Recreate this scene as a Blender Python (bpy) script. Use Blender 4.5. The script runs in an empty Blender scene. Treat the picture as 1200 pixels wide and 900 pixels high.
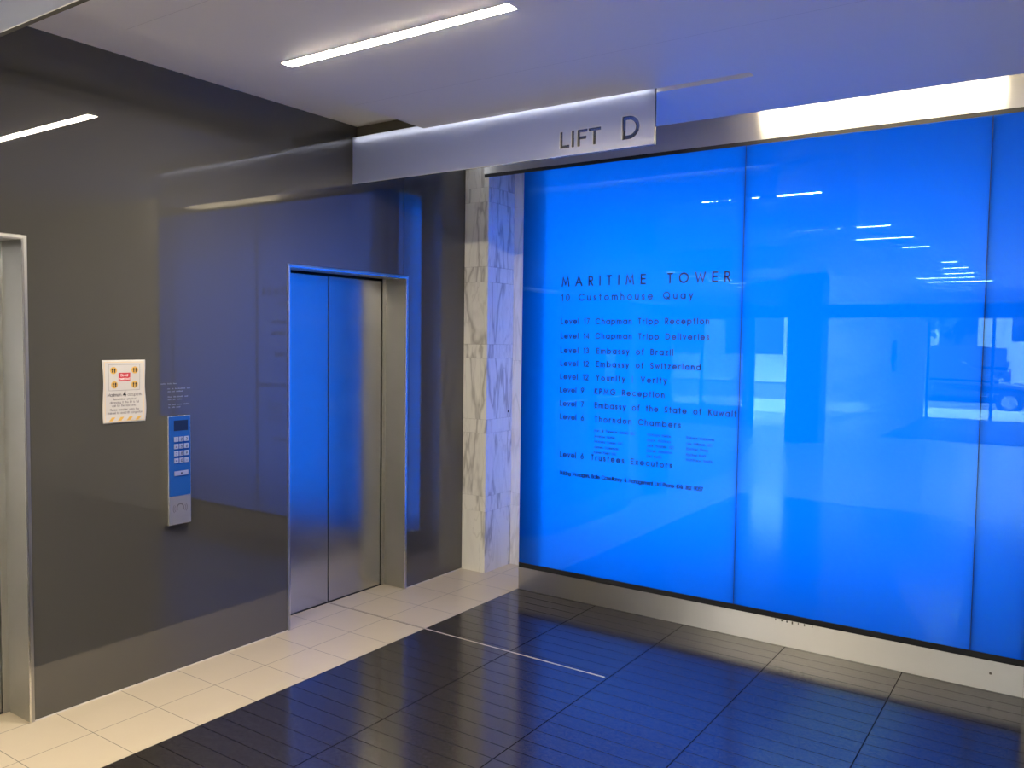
import bpy, bmesh, math, random
from mathutils import Vector, Matrix
random.seed(7)
SC = bpy.context.scene
COL = SC.collection
D = 4.518                       # plane of the blue glass

# ------------------------------------------------------------------ camera
F, YAW, PITCH, ROLL = 971.27, 0.5983, -0.0534, 0.0136
cam_d = bpy.data.cameras.new('camera')
cam = bpy.data.objects.new('camera', cam_d)
COL.objects.link(cam)
cam_d.sensor_fit = 'HORIZONTAL'
cam_d.sensor_width = 36.0
cam_d.lens = F / 1200.0 * 36.0
cam_d.clip_start = 0.05
cam_d.clip_end = 300
fw = Vector((-math.sin(YAW) * math.cos(PITCH), math.cos(YAW) * math.cos(PITCH), math.sin(PITCH)))
rt = Vector((math.cos(YAW), math.sin(YAW), 0))
up = rt.cross(fw)
r2 = rt * math.cos(ROLL) + up * math.sin(ROLL)
u2 = -rt * math.sin(ROLL) + up * math.cos(ROLL)
cam.matrix_world = Matrix(((r2.x, u2.x, -fw.x, 3.6031), (r2.y, u2.y, -fw.y, 0.0), (r2.z, u2.z, -fw.z, 1.65), (0, 0, 0, 1)))
SC.camera = cam

# ------------------------------------------------------------------ world, sun, exposure
SC.view_settings.view_transform = 'Standard'
SC.view_settings.look = 'None'
SC.view_settings.gamma = 1.0
SC.view_settings.use_curve_mapping = False
SC.view_settings.exposure = 0.0
SC.cycles.max_bounces = 12
SC.cycles.diffuse_bounces = 6
SC.cycles.glossy_bounces = 6
SC.cycles.transmission_bounces = 8
SC.cycles.transparent_max_bounces = 12
SC.cycles.sample_clamp_indirect = 12.0
SC.cycles.caustics_reflective = False
SC.cycles.caustics_refractive = False

SKY_STRENGTH = 13.0
SUN_STRENGTH = 42.0
LAMP_STRENGTH = 96.0            # ceiling strip lights
LAMP_COLOR = (1.0, 0.86, 0.64)
FILL_POWER = 125.0
COVE_STRENGTH = 48.0
SLOT_STRENGTH = 22.0
PANEL_STRENGTH = 3.1            # lamps inside the light box

wd = bpy.data.worlds.new('sky')
SC.world = wd
wd.use_nodes = True
wn = wd.node_tree
wn.nodes.clear()
wo = wn.nodes.new('ShaderNodeOutputWorld')
bg = wn.nodes.new('ShaderNodeBackground')
bg.inputs[0].default_value = (0.97, 0.97, 1.0, 1)
bg.inputs[1].default_value = SKY_STRENGTH
wn.links.new(bg.outputs[0], wo.inputs[0])

sun_d = bpy.data.lights.new('sun', 'SUN')
sun_d.energy = SUN_STRENGTH
sun_d.angle = 0.009
sun_d.color = (1.0, 0.95, 0.86)
sun = bpy.data.objects.new('sun', sun_d)
COL.objects.link(sun)
sun.rotation_euler = Vector((-.45, .50, -.72)).to_track_quat('-Z', 'Y').to_euler()
sun.location = (-10, -20, 30)

por_d = bpy.data.lights.new('entrance_portal', 'AREA')
por_d.shape = 'RECTANGLE'
por_d.size = 4.7
por_d.size_y = 2.2
por_d.cycles.is_portal = True
por = bpy.data.objects.new('entrance_portal', por_d)
COL.objects.link(por)
por.location = (3.1, -12.35, 1.15)
por.rotation_euler = (math.radians(90), 0, 0)


# ------------------------------------------------------------------ helpers
def tag(o, label=None, cat=None, group=None, kind=None):
    if label: o['label'] = label
    if cat: o['category'] = cat
    if group: o['group'] = group
    if kind: o['kind'] = kind
    return o


def empty(name, loc=(0, 0, 0), label=None, cat=None, group=None, kind=None):
    o = bpy.data.objects.new(name, None)
    o.empty_display_size = 0.1
    o.location = loc
    COL.objects.link(o)
    return tag(o, label, cat, group, kind)


class MB:
    def __init__(self):
        self.v, self.f, self.mi, self.sm = [], [], [], []

    def add(self, verts, faces, mi=0, smooth=False):
        n = len(self.v)
        self.v += [tuple(x) for x in verts]
        for f in faces:
            self.f.append([i + n for i in f])
            self.mi.append(mi)
            self.sm.append(smooth)
        return self

    def box(self, x0, x1, y0, y1, z0, z1, mi=0):
        v = [(x, y, z) for x in (x0, x1) for y in (y0, y1) for z in (z0, z1)]
        f = [(0, 1, 3, 2), (4, 6, 7, 5), (0, 4, 5, 1), (2, 3, 7, 6), (0, 2, 6, 4), (1, 5, 7, 3)]
        return self.add(v, f, mi)

    def tube(self, pts, r, n=12, mi=0, cap=True):
        pts = [Vector(p) for p in pts]
        rings = []
        ref = Vector((0, 0, 1))
        for i, p in enumerate(pts):
            a = pts[max(i - 1, 0)]
            b = pts[min(i + 1, len(pts) - 1)]
            t = (b - a).normalized()
            if abs(t.dot(ref)) > .95: ref = Vector((1, 0, 0))
            s = t.cross(ref).normalized()
            w = s.cross(t)
            rr = r[i] if isinstance(r, (list, tuple)) else r
            rings.append([p + (s * math.cos(2 * math.pi * k / n) + w * math.sin(2 * math.pi * k / n)) * rr for k in range(n)])
        v = [q for ring in rings for q in ring]
        f = []
        for i in range(len(rings) - 1):
            for k in range(n):
                f.append((i * n + k, i * n + (k + 1) % n, (i + 1) * n + (k + 1) % n, (i + 1) * n + k))
        self.add(v, f, mi, True)
        if cap:
            m = len(rings) - 1
            self.add(rings[0], [list(range(n))], mi)
            self.add(rings[m], [list(range(n))[::-1]], mi)
        return self

    def quad(self, a, b, c, d, mi=0):
        return self.add([a, b, c, d], [(0, 1, 2, 3)], mi)

    def build(self, name, mats, parent=None, bevel=0.0, fix=True):
        me = bpy.data.meshes.new(name)
        me.from_pydata(self.v, [], self.f)
        if not isinstance(mats, (list, tuple)): mats = [mats]
        for m in mats: me.materials.append(m)
        me.polygons.foreach_set('material_index', self.mi)
        me.polygons.foreach_set('use_smooth', self.sm)
        if fix:
            bm = bmesh.new()
            bm.from_mesh(me)
            bmesh.ops.recalc_face_normals(bm, faces=bm.faces)
            bm.to_mesh(me)
            bm.free()
        me.update()
        o = bpy.data.objects.new(name, me)
        COL.objects.link(o)
        if parent: o.parent = parent
        if bevel:
            b = o.modifiers.new('bevel', 'BEVEL')
            b.width = bevel
            b.segments = 2
            b.limit_method = 'ANGLE'
        return o


def kids(o):
    return [c for c in bpy.data.objects if c.parent == o]


def copy_tree(o, parent=None):
    c = o.copy()
    COL.objects.link(c)
    c.parent = parent
    for ch in kids(o): copy_tree(ch, c)
    return c


def box(name, mat, x0, x1, y0, y1, z0, z1, parent=None, bevel=0.0):
    return MB().box(x0, x1, y0, y1, z0, z1).build(name, mat, parent, bevel)


def struct(o, label, cat):
    return tag(o, label, cat, kind='structure')


# ------------------------------------------------------------------ materials
class NT:
    """small node-tree helper"""
    def __init__(self, name):
        self.m = bpy.data.materials.new(name)
        self.m.use_nodes = True
        self.t = self.m.node_tree
        self.t.nodes.clear()
        self.out = self.n('ShaderNodeOutputMaterial')

    def n(self, kind, **kw):
        x = self.t.nodes.new(kind)
        for k, v in kw.items(): setattr(x, k, v)
        return x

    def l(self, a, b):
        self.t.links.new(a, b)

    def clear(self):
        x = self.n('ShaderNodeBsdfTransparent')
        self.l(x.outputs[0], self.out.inputs[0])
        return self.m

    def math(self, op, a, b=None, c=None):
        x = self.n('ShaderNodeMath', operation=op)
        for i, q in enumerate((a, b, c)):
            if q is None: continue
            if isinstance(q, (int, float)): x.inputs[i].default_value = q
            else: self.l(q, x.inputs[i])
        return x.outputs[0]

    def mix(self, fac, a, b):
        x = self.n('ShaderNodeMix', data_type='RGBA')
        for s, q in ((0, fac), (6, a), (7, b)):
            if isinstance(q, (int, float)): x.inputs[s].default_value = q
            elif isinstance(q, tuple): x.inputs[s].default_value = (*q, 1)
            else: self.l(q, x.inputs[s])
        return x.outputs[2]

    def coords(self):
        tc = self.n('ShaderNodeTexCoord')
        s = self.n('ShaderNodeSeparateXYZ')
        self.l(tc.outputs['Object'], s.inputs[0])
        return tc.outputs['Object'], s.outputs[0], s.outputs[1], s.outputs[2]

    def noise(self, vec, scale, detail=2, rough=.5, dist=0.0):
        x = self.n('ShaderNodeTexNoise')
        if vec is not None: self.l(vec, x.inputs['Vector'])
        x.inputs['Scale'].default_value = scale
        x.inputs['Detail'].default_value = detail
        x.inputs['Roughness'].default_value = rough
        x.inputs['Distortion'].default_value = dist
        return x.outputs[0], x.outputs[1]

    def scale(self, vec, s):
        x = self.n('ShaderNodeMapping')
        self.l(vec, x.inputs[0])
        x.inputs['Scale'].default_value = s
        return x.outputs[0]

    def ramp(self, fac, stops):
        x = self.n('ShaderNodeValToRGB')
        e = x.color_ramp.elements
        e[0].position, e[0].color = stops[0][0], (*stops[0][1], 1)
        e[1].position, e[1].color = stops[1][0], (*stops[1][1], 1)
        for p, c in stops[2:]:
            q = e.new(p)
            q.color = (*c, 1)
        self.l(fac, x.inputs[0])
        return x.outputs[0]

    def bump(self, h, strength, dist=.001):
        x = self.n('ShaderNodeBump')
        x.inputs['Strength'].default_value = strength
        x.inputs['Distance'].default_value = dist
        self.l(h, x.inputs['Height'])
        return x.outputs[0]

    def pbr(self, color=(.8, .8, .8), rough=.5, metal=0.0, ior=1.5, normal=None, spec=.5, **kw):
        p = self.n('ShaderNodeBsdfPrincipled')
        for k, q in (('Base Color', color), ('Roughness', rough), ('Metallic', metal), ('IOR', ior), ('Specular IOR Level', spec)):
            if isinstance(q, tuple): p.inputs[k].default_value = (*q, 1)
            elif isinstance(q, (int, float)): p.inputs[k].default_value = q
            else: self.l(q, p.inputs[k])
        for k, q in kw.items():
            k = k.replace('_', ' ')
            if hasattr(q, 'links'): self.l(q, p.inputs[k])
            else: p.inputs[k].default_value = q
        if normal is not None: self.l(normal, p.inputs['Normal'])
        self.l(p.outputs[0], self.out.inputs[0])
        return p


def simple(name, color, rough=.5, metal=0.0, ior=1.5, var=.06, spec=.5, **kw):
    t = NT(name)
    ob, x, y, z = t.coords()
    f, _ = t.noise(ob, 9.0, 3)
    c = t.mix(f, tuple(q * (1 - var) for q in color), tuple(min(1, q * (1 + var)) for q in color))
    t.pbr(c, rough, metal, ior, spec=spec, **kw)
    return t.m


def emit(name, color, s):
    t = NT(name)
    e = t.n('ShaderNodeEmission')
    e.inputs[0].default_value = (*color, 1)
    e.inputs[1].default_value = s
    t.l(e.outputs[0], t.out.inputs[0])
    return t.m


def brushed(name, color, rough, axis, aniso=.8, scale=(1, 1, 1), mark=.05):
    """steel brushed along an axis; the highlight spreads across the brushing"""
    t = NT(name)
    ob, x, y, z = t.coords()
    f, _ = t.noise(t.scale(ob, scale), 6.0, 3, .6)
    rr = t.math('MULTIPLY_ADD', f, rough * .5, rough * .75)
    g, _ = t.noise(t.scale(ob, (.6, .6, .6)), 2.0, 2)
    c = t.mix(g, tuple(q * (1 - mark) for q in color), tuple(q * (1 + mark) for q in color))
    p = t.pbr(c, rr, 1.0)
    p.inputs['Anisotropic'].default_value = aniso
    cv = t.n('ShaderNodeCombineXYZ')
    for i in range(3): cv.inputs[i].default_value = axis[i]
    t.l(cv.outputs[0], p.inputs['Tangent'])
    return t.m


def pane_mat(name, tint=(1, 1, 1)):
    """clear window glass"""
    t = NT(name)
    fr = t.n('ShaderNodeFresnel')
    fr.inputs[0].default_value = 1.5
    tr = t.n('ShaderNodeBsdfTransparent')
    tr.inputs[0].default_value = (*tint, 1)
    gl = t.n('ShaderNodeBsdfGlossy')
    gl.inputs['Roughness'].default_value = 0.0
    mx = t.n('ShaderNodeMixShader')
    t.l(fr.outputs[0], mx.inputs[0])
    t.l(tr.outputs[0], mx.inputs[1])
    t.l(gl.outputs[0], mx.inputs[2])
    t.l(mx.outputs[0], t.out.inputs[0])
    return t.m


def backlit_glass(name, tint, ior=1.62):
    """blue translucent glass: light from the box behind comes through, the face mirrors the lobby"""
    t = NT(name)
    fr = t.n('ShaderNodeFresnel')
    fr.inputs[0].default_value = ior
    tr = t.n('ShaderNodeBsdfTranslucent')
    tr.inputs[0].default_value = (*tint, 1)
    gl = t.n('ShaderNodeBsdfGlossy')
    gl.inputs['Roughness'].default_value = 0.0
    gl.inputs[0].default_value = (.38, .92, 1.0, 1)      # cyan tint put into the reflection to hold back its red
    mx = t.n('ShaderNodeMixShader')
    t.l(fr.outputs[0], mx.inputs[0])
    t.l(tr.outputs[0], mx.inputs[1])
    t.l(gl.outputs[0], mx.inputs[2])
    t.l(mx.outputs[0], t.out.inputs[0])
    return t.m


def frosted(name, tint, tl=.5):
    t = NT(name)
    d = t.n('ShaderNodeBsdfDiffuse')
    d.inputs[0].default_value = (*tint, 1)
    tr = t.n('ShaderNodeBsdfTranslucent')
    tr.inputs[0].default_value = (*tint, 1)
    m1 = t.n('ShaderNodeMixShader')
    m1.inputs[0].default_value = tl
    t.l(d.outputs[0], m1.inputs[1])
    t.l(tr.outputs[0], m1.inputs[2])
    gl = t.n('ShaderNodeBsdfGlossy')
    gl.inputs['Roughness'].default_value = .25
    fr = t.n('ShaderNodeFresnel')
    fr.inputs[0].default_value = 1.45
    m2 = t.n('ShaderNodeMixShader')
    t.l(fr.outputs[0], m2.inputs[0])
    t.l(m1.outputs[0], m2.inputs[1])
    t.l(gl.outputs[0], m2.inputs[2])
    t.l(m2.outputs[0], t.out.inputs[0])
    return t.m


def m_darkfloor():
    t = NT('dark_stone')
    ob, x, y, z = t.coords()
    jx = t.math('LESS_THAN', t.math('PINGPONG', t.math('SUBTRACT', x, .596), .2925), .0021)
    gy = t.math('LESS_THAN', t.math('PINGPONG', t.math('SUBTRACT', y, 4.50), .05), .0013)
    line = t.math('MAXIMUM', jx, gy)
    sp, _ = t.noise(ob, 240.0, 2, .7)
    sp2, _ = t.noise(ob, 60.0, 3, .6)
    spk = t.math('ADD', t.math('MULTIPLY', sp, .6), t.math('MULTIPLY', sp2, .4))
    c = t.ramp(spk, [(.41, (.004, .0038, .0038)), (.63, (.056, .050, .047))])
    c = t.mix(line, c, (.004, .004, .005))
    h = t.math('SUBTRACT', t.math('MULTIPLY', spk, .05), line)
    rr = t.math('MAXIMUM', t.math('MULTIPLY_ADD', sp2, .08, .11), t.math('MULTIPLY', line, .9))
    sl_ = t.math('MULTIPLY_ADD', line, -.5, .5)
    t.pbr(c, rr, normal=t.bump(h, .35, .0012), ior=1.78, spec=sl_)
    return t.m


def m_creamtile():
    t = NT('cream_tile')
    ob, x, y, z = t.coords()
    jx = t.math('LESS_THAN', t.math('PINGPONG', t.math('ADD', x, .0015), .149), .0018)
    jy = t.math('LESS_THAN', t.math('PINGPONG', t.math('SUBTRACT', y, 3.5645), .14675), .0018)
    line = t.math('MAXIMUM', jx, jy)
    f, _ = t.noise(ob, 3.0, 4, .6)
    g, _ = t.noise(ob, 140.0, 2, .5)
    c = t.mix(f, (.52, .455, .345), (.60, .53, .41))
    c = t.mix(t.math('MULTIPLY', g, .25), c, (.48, .44, .37))
    c = t.mix(line, c, (.16, .14, .115))
    h = t.math('SUBTRACT', t.math('MULTIPLY', g, .03), line)
    t.pbr(c, .28, normal=t.bump(h, .3, .001))
    return t.m


def m_paletile():
    t = NT('pale_stone_tile')
    ob, x, y, z = t.coords()
    jx = t.math('LESS_THAN', t.math('PINGPONG', t.math('SUBTRACT', x, .596), .2925), .0035)
    jy = t.math('LESS_THAN', t.math('PINGPONG', t.math('SUBTRACT', y, .08), .90), .0025)
    f, _ = t.noise(ob, 4.0, 4, .6)
    c = t.mix(f, (.46, .44, .41), (.56, .54, .50))
    c = t.mix(t.math('MAXIMUM', jx, jy), c, (.05, .05, .05))
    t.pbr(c, .22)
    return t.m


def m_marble(name='marble', white=(.86, .86, .81), vein=(.26, .25, .23), amount=1.0):
    t = NT(name)
    ob, x, y, z = t.coords()
    geo = t.n('ShaderNodeNewGeometry')
    off = t.n('ShaderNodeCombineXYZ')
    r = geo.outputs['Random Per Island']
    t.l(t.math('MULTIPLY', r, 7.3), off.inputs[0])
    t.l(t.math('MULTIPLY', r, 3.1), off.inputs[1])
    t.l(t.math('MULTIPLY', r, 11.7), off.inputs[2])
    ad = t.n('ShaderNodeVectorMath', operation='ADD')
    t.l(ob, ad.inputs[0])
    t.l(off.outputs[0], ad.inputs[1])
    vec = ad.outputs[0]
    rot = t.n('ShaderNodeMapping')
    t.l(vec, rot.inputs[0])
    rot.inputs['Rotation'].default_value = (.65, .55, .3)
    rot.inputs['Scale'].default_value = (3.0, 3.0, .6)
    n1, nc = t.noise(rot.outputs[0], 1.15, 4, .55, .35)
    n2, _ = t.noise(rot.outputs[0], 2.6, 4, .55, .5)
    n3, _ = t.noise(rot.outputs[0], 9.0, 5, .65, .6)
    def vn(n, w):
        d = t.math('ABSOLUTE', t.math('SUBTRACT', n, .5))
        return t.math('SUBTRACT', 1.0, t.math('MINIMUM', t.math('DIVIDE', d, w), 1.0))
    v1 = t.math('POWER', vn(n1, .035), 1.4)
    v2 = t.math('MULTIPLY', vn(n2, .022), .35)
    patch = t.ramp(n1, [(.47, (0, 0, 0)), (.62, (1, 1, 1))])
    v3 = t.math('MULTIPLY', t.math('MULTIPLY', vn(n3, .05), .25), patch)
    cl = t.math('MULTIPLY', t.math('MAXIMUM', t.math('SUBTRACT', n2, .52), 0.0), 1.1)
    v = t.math('MINIMUM', t.math('ADD', t.math('ADD', v1, v2), t.math('ADD', v3, cl)), 1.0)
    v = t.math('MULTIPLY', v, amount * .6)
    t.pbr(t.mix(v, white, vein), .12)
    return t.m


def m_wallglass():
    t = NT('dark_wall_glass')
    ob, x, y, z = t.coords()
    f, _ = t.noise(ob, 1.3, 2)
    c = t.mix(f, (.061, .061, .057), (.067, .067, .063))
    t.pbr(c, 0.012, ior=1.85)
    return t.m


def m_ceiling(name, color, jx=None, jy=None):
    t = NT(name)
    ob, x, y, z = t.coords()
    f, _ = t.noise(ob, 1.0, 3)
    g, _ = t.noise(ob, 180.0, 2)
    c = t.mix(f, tuple(q * .97 for q in color), color)
    h = t.math('MULTIPLY', g, .15)
    if jy:
        line = t.math('LESS_THAN', t.math('PINGPONG', t.math('SUBTRACT', y, jy[0]), jy[1] / 2), .0012)
        c = t.mix(t.math('MULTIPLY', line, .35), c, (.25, .25, .25))
    t.pbr(c, .42, normal=t.bump(h, .05, .0005))
    return t.m


M = {}
M['floor'] = m_darkfloor()
M['tile'] = m_creamtile()
M['paletile'] = m_paletile()
M['marble'] = m_marble()
M['marble_plain'] = m_marble('marble_pale', (.78, .78, .75), (.40, .40, .38), .6)
M['wall'] = m_wallglass()
M['ceil'] = m_ceiling('ceiling_paint', (.90, .89, .87), jy=(1.823, 1.2))
M['ceil_warmlight'] = m_ceiling('ceiling_warm_light', (.93, .89, .80))  # warmth of nearby lamp light put into the ceiling colour
M['ceil2'] = m_ceiling('ceiling_paint_plain', (.90, .89, .87))
M['steel_door'] = brushed('brushed_steel_door', (.52, .52, .52), .24, (0, 0, 1), 0.0, (.6, .6, 1.5))
M['steel_h'] = brushed('brushed_steel_band', (.60, .59, .57), .36, (0, 0, 1), .93, (.8, 60, 60))
M['steel_jamb'] = simple('satin_steel', (.46, .46, .435), .38, 1.0)
M['steel_bright'] = simple('polished_steel', (.80, .80, .78), .22, 1.0)
M['strip'] = simple('worn_metal_strip', (.60, .54, .46), .5, .25)
M['olive'] = simple('dark_olive', (.075, .068, .052), .6)
M['black'] = simple('flat_black', (.008, .009, .012), .6)
M['white_in'] = simple('white_box_interior', (.85, .85, .85), .7)
M['plaster'] = simple('pale_plaster', (.62, .60, .56), .6)
M['blueglass'] = backlit_glass('blue_backlit_glass', (0.0, .098, .68))
M['clear'] = NT('clear_core').clear()
M['navy'] = simple('navy_vinyl', (.001, .006, .10), .45)
M['frost'] = frosted('frosted_acrylic', (.78, .83, .94), .78)
M['acrylic_side'] = simple('acrylic_side', (.16, .16, .14), .12)
M['acrylic_glint'] = simple('acrylic_glint', (.85, .88, .92), .15)  # edge glint painted as a pale chamfer colour
M['lamp'] = emit('lamp_diffuser', LAMP_COLOR, LAMP_STRENGTH)
M['lamp_front'] = emit('lamp_diffuser_front', LAMP_COLOR, LAMP_STRENGTH * 3.2)
M['cove'] = emit('cove_tube', (1.0, .84, .58), COVE_STRENGTH)
M['slot'] = emit('slot_led', (1.0, .93, .88), SLOT_STRENGTH)
M['panel_lamp'] = emit('light_box_lamp', (1, 1, 1), PANEL_STRENGTH)
M['side_fill'] = emit('side_fill_light', (1, 1, 1), 16.0)
M['panel_lamp_dim'] = emit('light_box_lamp_dim', (1, 1, 1), PANEL_STRENGTH * .80)
M['housing'] = simple('white_housing', (.7, .7, .7), .4)
M['keyblue'] = simple('blue_face_film', (.015, .085, .36), .12, 0.0)
M['keyplate'] = simple('grey_plate', (.36, .36, .37), .35, .6)
M['screen'] = simple('dark_screen', (.012, .02, .05), .08)
M['button'] = simple('steel_button', (.72, .72, .74), .3, .8)
M['ink'] = simple('dark_ink', (.02, .02, .022), .6)
M['grey_ink'] = simple('grey_ink', (.16, .15, .16), .6)
M['paper'] = simple('paper', (.64, .625, .60), .75)
M['red'] = simple('red_print', (.62, .05, .07), .7)
M['white_print'] = simple('white_print', (.85, .82, .8), .7)
M['amber'] = simple('amber_print', (.75, .46, .10), .7)
M['amber_pale'] = simple('pale_amber_print', (.82, .62, .32), .7)
M['etch'] = simple('etched_lettering', (.17, .18, .19), .5)
M['window'] = pane_mat('clear_glass')
M['smoked'] = pane_mat('smoked_clear_acrylic', (.62, .62, .64))
M['frame'] = simple('dark_bronze_frame', (.03, .03, .03), .35, .5)


# ------------------------------------------------------------------ lettering: a geometric stroke alphabet
def arc(cx, cy, rx, ry, a0, a1):
    n = max(4, int(abs(a1 - a0) / 15))
    return [(cx + rx * math.cos(math.radians(a0 + (a1 - a0) * i / n)), cy + ry * math.sin(math.radians(a0 + (a1 - a0) * i / n))) for i in range(n + 1)]


X = .69
R_ = X / 2
def ess(s, w):
    q = s / 4
    return [arc(w / 2, 3 * q, w / 2, q, 35, 270) [:-1] + arc(w / 2, q, w / 2, q, 90, -145)]
CIRC = arc(R_, R_, R_, R_, 0, 360)
G = {
 'A': ([[(0, 0), (.4, 1), (.8, 0)], [(.14, .34), (.66, .34)]], .8),
 'B': ([[(0, 1), (0, 0)], [(0, 1), (.24, 1)] + arc(.24, .77, .23, .23, 85, -85) + [(0, .54)], [(0, .54), (.28, .54)] + arc(.28, .27, .27, .27, 85, -85) + [(0, 0)]], .55),
 'C': ([arc(.5, .5, .5, .5, 45, 315)], .88),
 'D': ([[(0, 0), (0, 1), (.26, 1)] + arc(.26, .5, .5, .5, 85, -85) + [(.26, 0), (0, 0)]], .76),
 'E': ([[(.48, 1), (0, 1), (0, 0), (.48, 0)], [(0, .54), (.45, .54)]], .48),
 'F': ([[(.46, 1), (0, 1), (0, 0)], [(0, .54), (.43, .54)]], .46),
 'G': ([arc(.5, .5, .5, .5, 45, 360) + [(.55, .5)]], 1.0),
 'H': ([[(0, 0), (0, 1)], [(.62, 0), (.62, 1)], [(0, .54), (.62, .54)]], .62),
 'I': ([[(0, 0), (0, 1)]], 0.0),
 'J': ([[(.34, 1), (.34, .22)] + arc(.17, .2, .17, .2, 0, -160)], .34),
 'K': ([[(0, 0), (0, 1)], [(.52, 1), (0, .46)], [(.14, .6), (.56, 0)]], .56),
 'L': ([[(0, 1), (0, 0), (.42, 0)]], .42),
 'M': ([[(0, 0), (.12, 1), (.45, .16), (.78, 1), (.9, 0)]], .9),
 'N': ([[(0, 0), (0, 1), (.64, 0), (.64, 1)]], .64),
 'O': ([arc(.5, .5, .5, .5, 0, 360)], 1.0),
 'P': ([[(0, 0), (0, 1), (.22, 1)] + arc(.22, .74, .26, .26, 85, -85) + [(0, .48)]], .48),
 'Q': ([arc(.5, .5, .5, .5, 0, 360), [(.58, .3), (.95, -.04)]], 1.0),
 'R': ([[(0, 0), (0, 1), (.22, 1)] + arc(.22, .74, .26, .26, 85, -85) + [(0, .48)], [(.2, .48), (.5, 0)]], .5),
 'S': (ess(1, .48), .48),
 'T': ([[(0, 1), (.5, 1)], [(.25, 1), (.25, 0)]], .5),
 'U': ([[(0, 1), (0, .3)] + arc(.3, .3, .3, .3, 180, 360) + [(.6, 1)]], .6),
 'V': ([[(0, 1), (.37, 0), (.74, 1)]], .74),
 'W': ([[(0, 1), (.27, 0), (.54, .9), (.81, 0), (1.08, 1)]], 1.08),
 'Y': ([[(0, 1), (.3, .48), (.6, 1)], [(.3, .48), (.3, 0)]], .6),
 'a': ([CIRC, [(X, X), (X, 0)]], X),
 'b': ([CIRC, [(0, 1.04), (0, 0)]], X),
 'c': ([arc(R_, R_, R_, R_, 48, 312)], .6),
 'd': ([CIRC, [(X, 1.04), (X, 0)]], X),
 'e': ([[(.01, R_), (X, R_)] + arc(R_, R_, R_, R_, 0, 318)], X),
 'f': ([[(.12, 0), (.12, .86)] + arc(.28, .86, .16, .16, 170, 80), [(0, X), (.28, X)]], .3),
 'g': ([CIRC, [(X, X), (X, -.02)] + arc(R_, 0, R_, .28, -8, -165)], X),
 'h': ([[(0, 1.04), (0, 0)], [(0, .36)] + arc(.25, .43, .25, .26, 165, 0) + [(.5, 0)]], .5),
 'i': ([[(0, X), (0, 0)], [(0, .88), (0, .97)]], 0.0),
 'j': ([[(.1, X), (.1, -.28)], [(.1, .88), (.1, .97)]], .1),
 'k': ([[(0, 1.04), (0, 0)], [(.4, X), (0, .32)], [(.1, .42), (.44, 0)]], .44),
 'l': ([[(0, 1.04), (0, 0)]], 0.0),
 'm': ([[(0, X), (0, 0)], [(0, .36)] + arc(.22, .45, .22, .24, 165, 0) + [(.44, 0)], [(.44, .4)] + arc(.66, .45, .22, .24, 165, 0) + [(.88, 0)]], .88),
 'n': ([[(0, X), (0, 0)], [(0, .36)] + arc(.25, .43, .25, .26, 165, 0) + [(.5, 0)]], .5),
 'o': ([CIRC], X),
 'p': ([CIRC, [(0, X), (0, -.3)]], X),
 'q': ([CIRC, [(X, X), (X, -.3)]], X),
 'r': ([[(0, X), (0, 0)], [(0, .4)] + arc(.2, .46, .2, .23, 165, 70)], .26),
 's': (ess(X, .36), .36),
 't': ([[(.14, .97), (.14, 0)], [(0, X), (.28, X)]], .28),
 'u': ([[(0, X), (0, .25)] + arc(.25, .25, .25, .25, 180, 360), [(.5, X), (.5, 0)]], .5),
 'v': ([[(0, X), (.26, 0), (.52, X)]], .52),
 'w': ([[(0, X), (.2, 0), (.4, .62), (.6, 0), (.8, X)]], .8),
 'x': ([[(0, X), (.46, 0)], [(.46, X), (0, 0)]], .46),
 'y': ([[(0, X), (.27, .02)], [(.54, X), (.15, -.3)]], .54),
 'z': ([[(0, X), (.42, X), (0, 0), (.42, 0)]], .42),
 '0': ([arc(.3, .5, .3, .5, 0, 360)], .6),
 '1': ([[(0, .82), (.16, 1), (.16, 0)]], .18),
 '2': ([arc(.27, .72, .26, .28, 170, -35) + [(0, 0), (.55, 0)]], .55),
 '3': ([arc(.24, .76, .23, .24, 150, -80) + arc(.24, .27, .28, .27, 80, -150)], .52),
 '4': ([[(.44, 0), (.44, 1), (0, .26), (.58, .26)]], .58),
 '5': ([[(.5, 1), (.15, 1), (.06, .56)] + arc(.25, .33, .27, .33, 120, -150)], .54),
 '6': ([arc(.28, .3, .28, .3, 0, 360), [(.05, .42), (.4, 1)]], .56),
 '7': ([[(0, 1), (.5, 1), (.14, 0)]], .5),
 '8': ([arc(.26, .76, .22, .24, 0, 360), arc(.26, .27, .26, .27, 0, 360)], .52),
 '9': ([arc(.28, .7, .28, .3, 0, 360), [(.51, .58), (.16, 0)]], .56),
 '&': ([[(.66, 0), (.14, .72)] + arc(.3, .82, .17, .18, 190, 0) + [(.1, .4)] + arc(.27, .26, .24, .26, 140, 300) + [(.62, .45)]], .66),
 '(': ([arc(.5, .4, .5, .66, 135, 225)], .16),
 ')': ([arc(-.34, .4, .5, .66, 45, -45)], .16),
 ',': ([[(.05, .05), (0, -.14)]], .05),
 '.': ([[(0, 0), (0, .07)]], 0.0),
 '|': ([[(0, -.12), (0, 1.05)]], 0.0),
 '-': ([[(0, .36), (.3, .36)]], .3),
}


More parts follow.
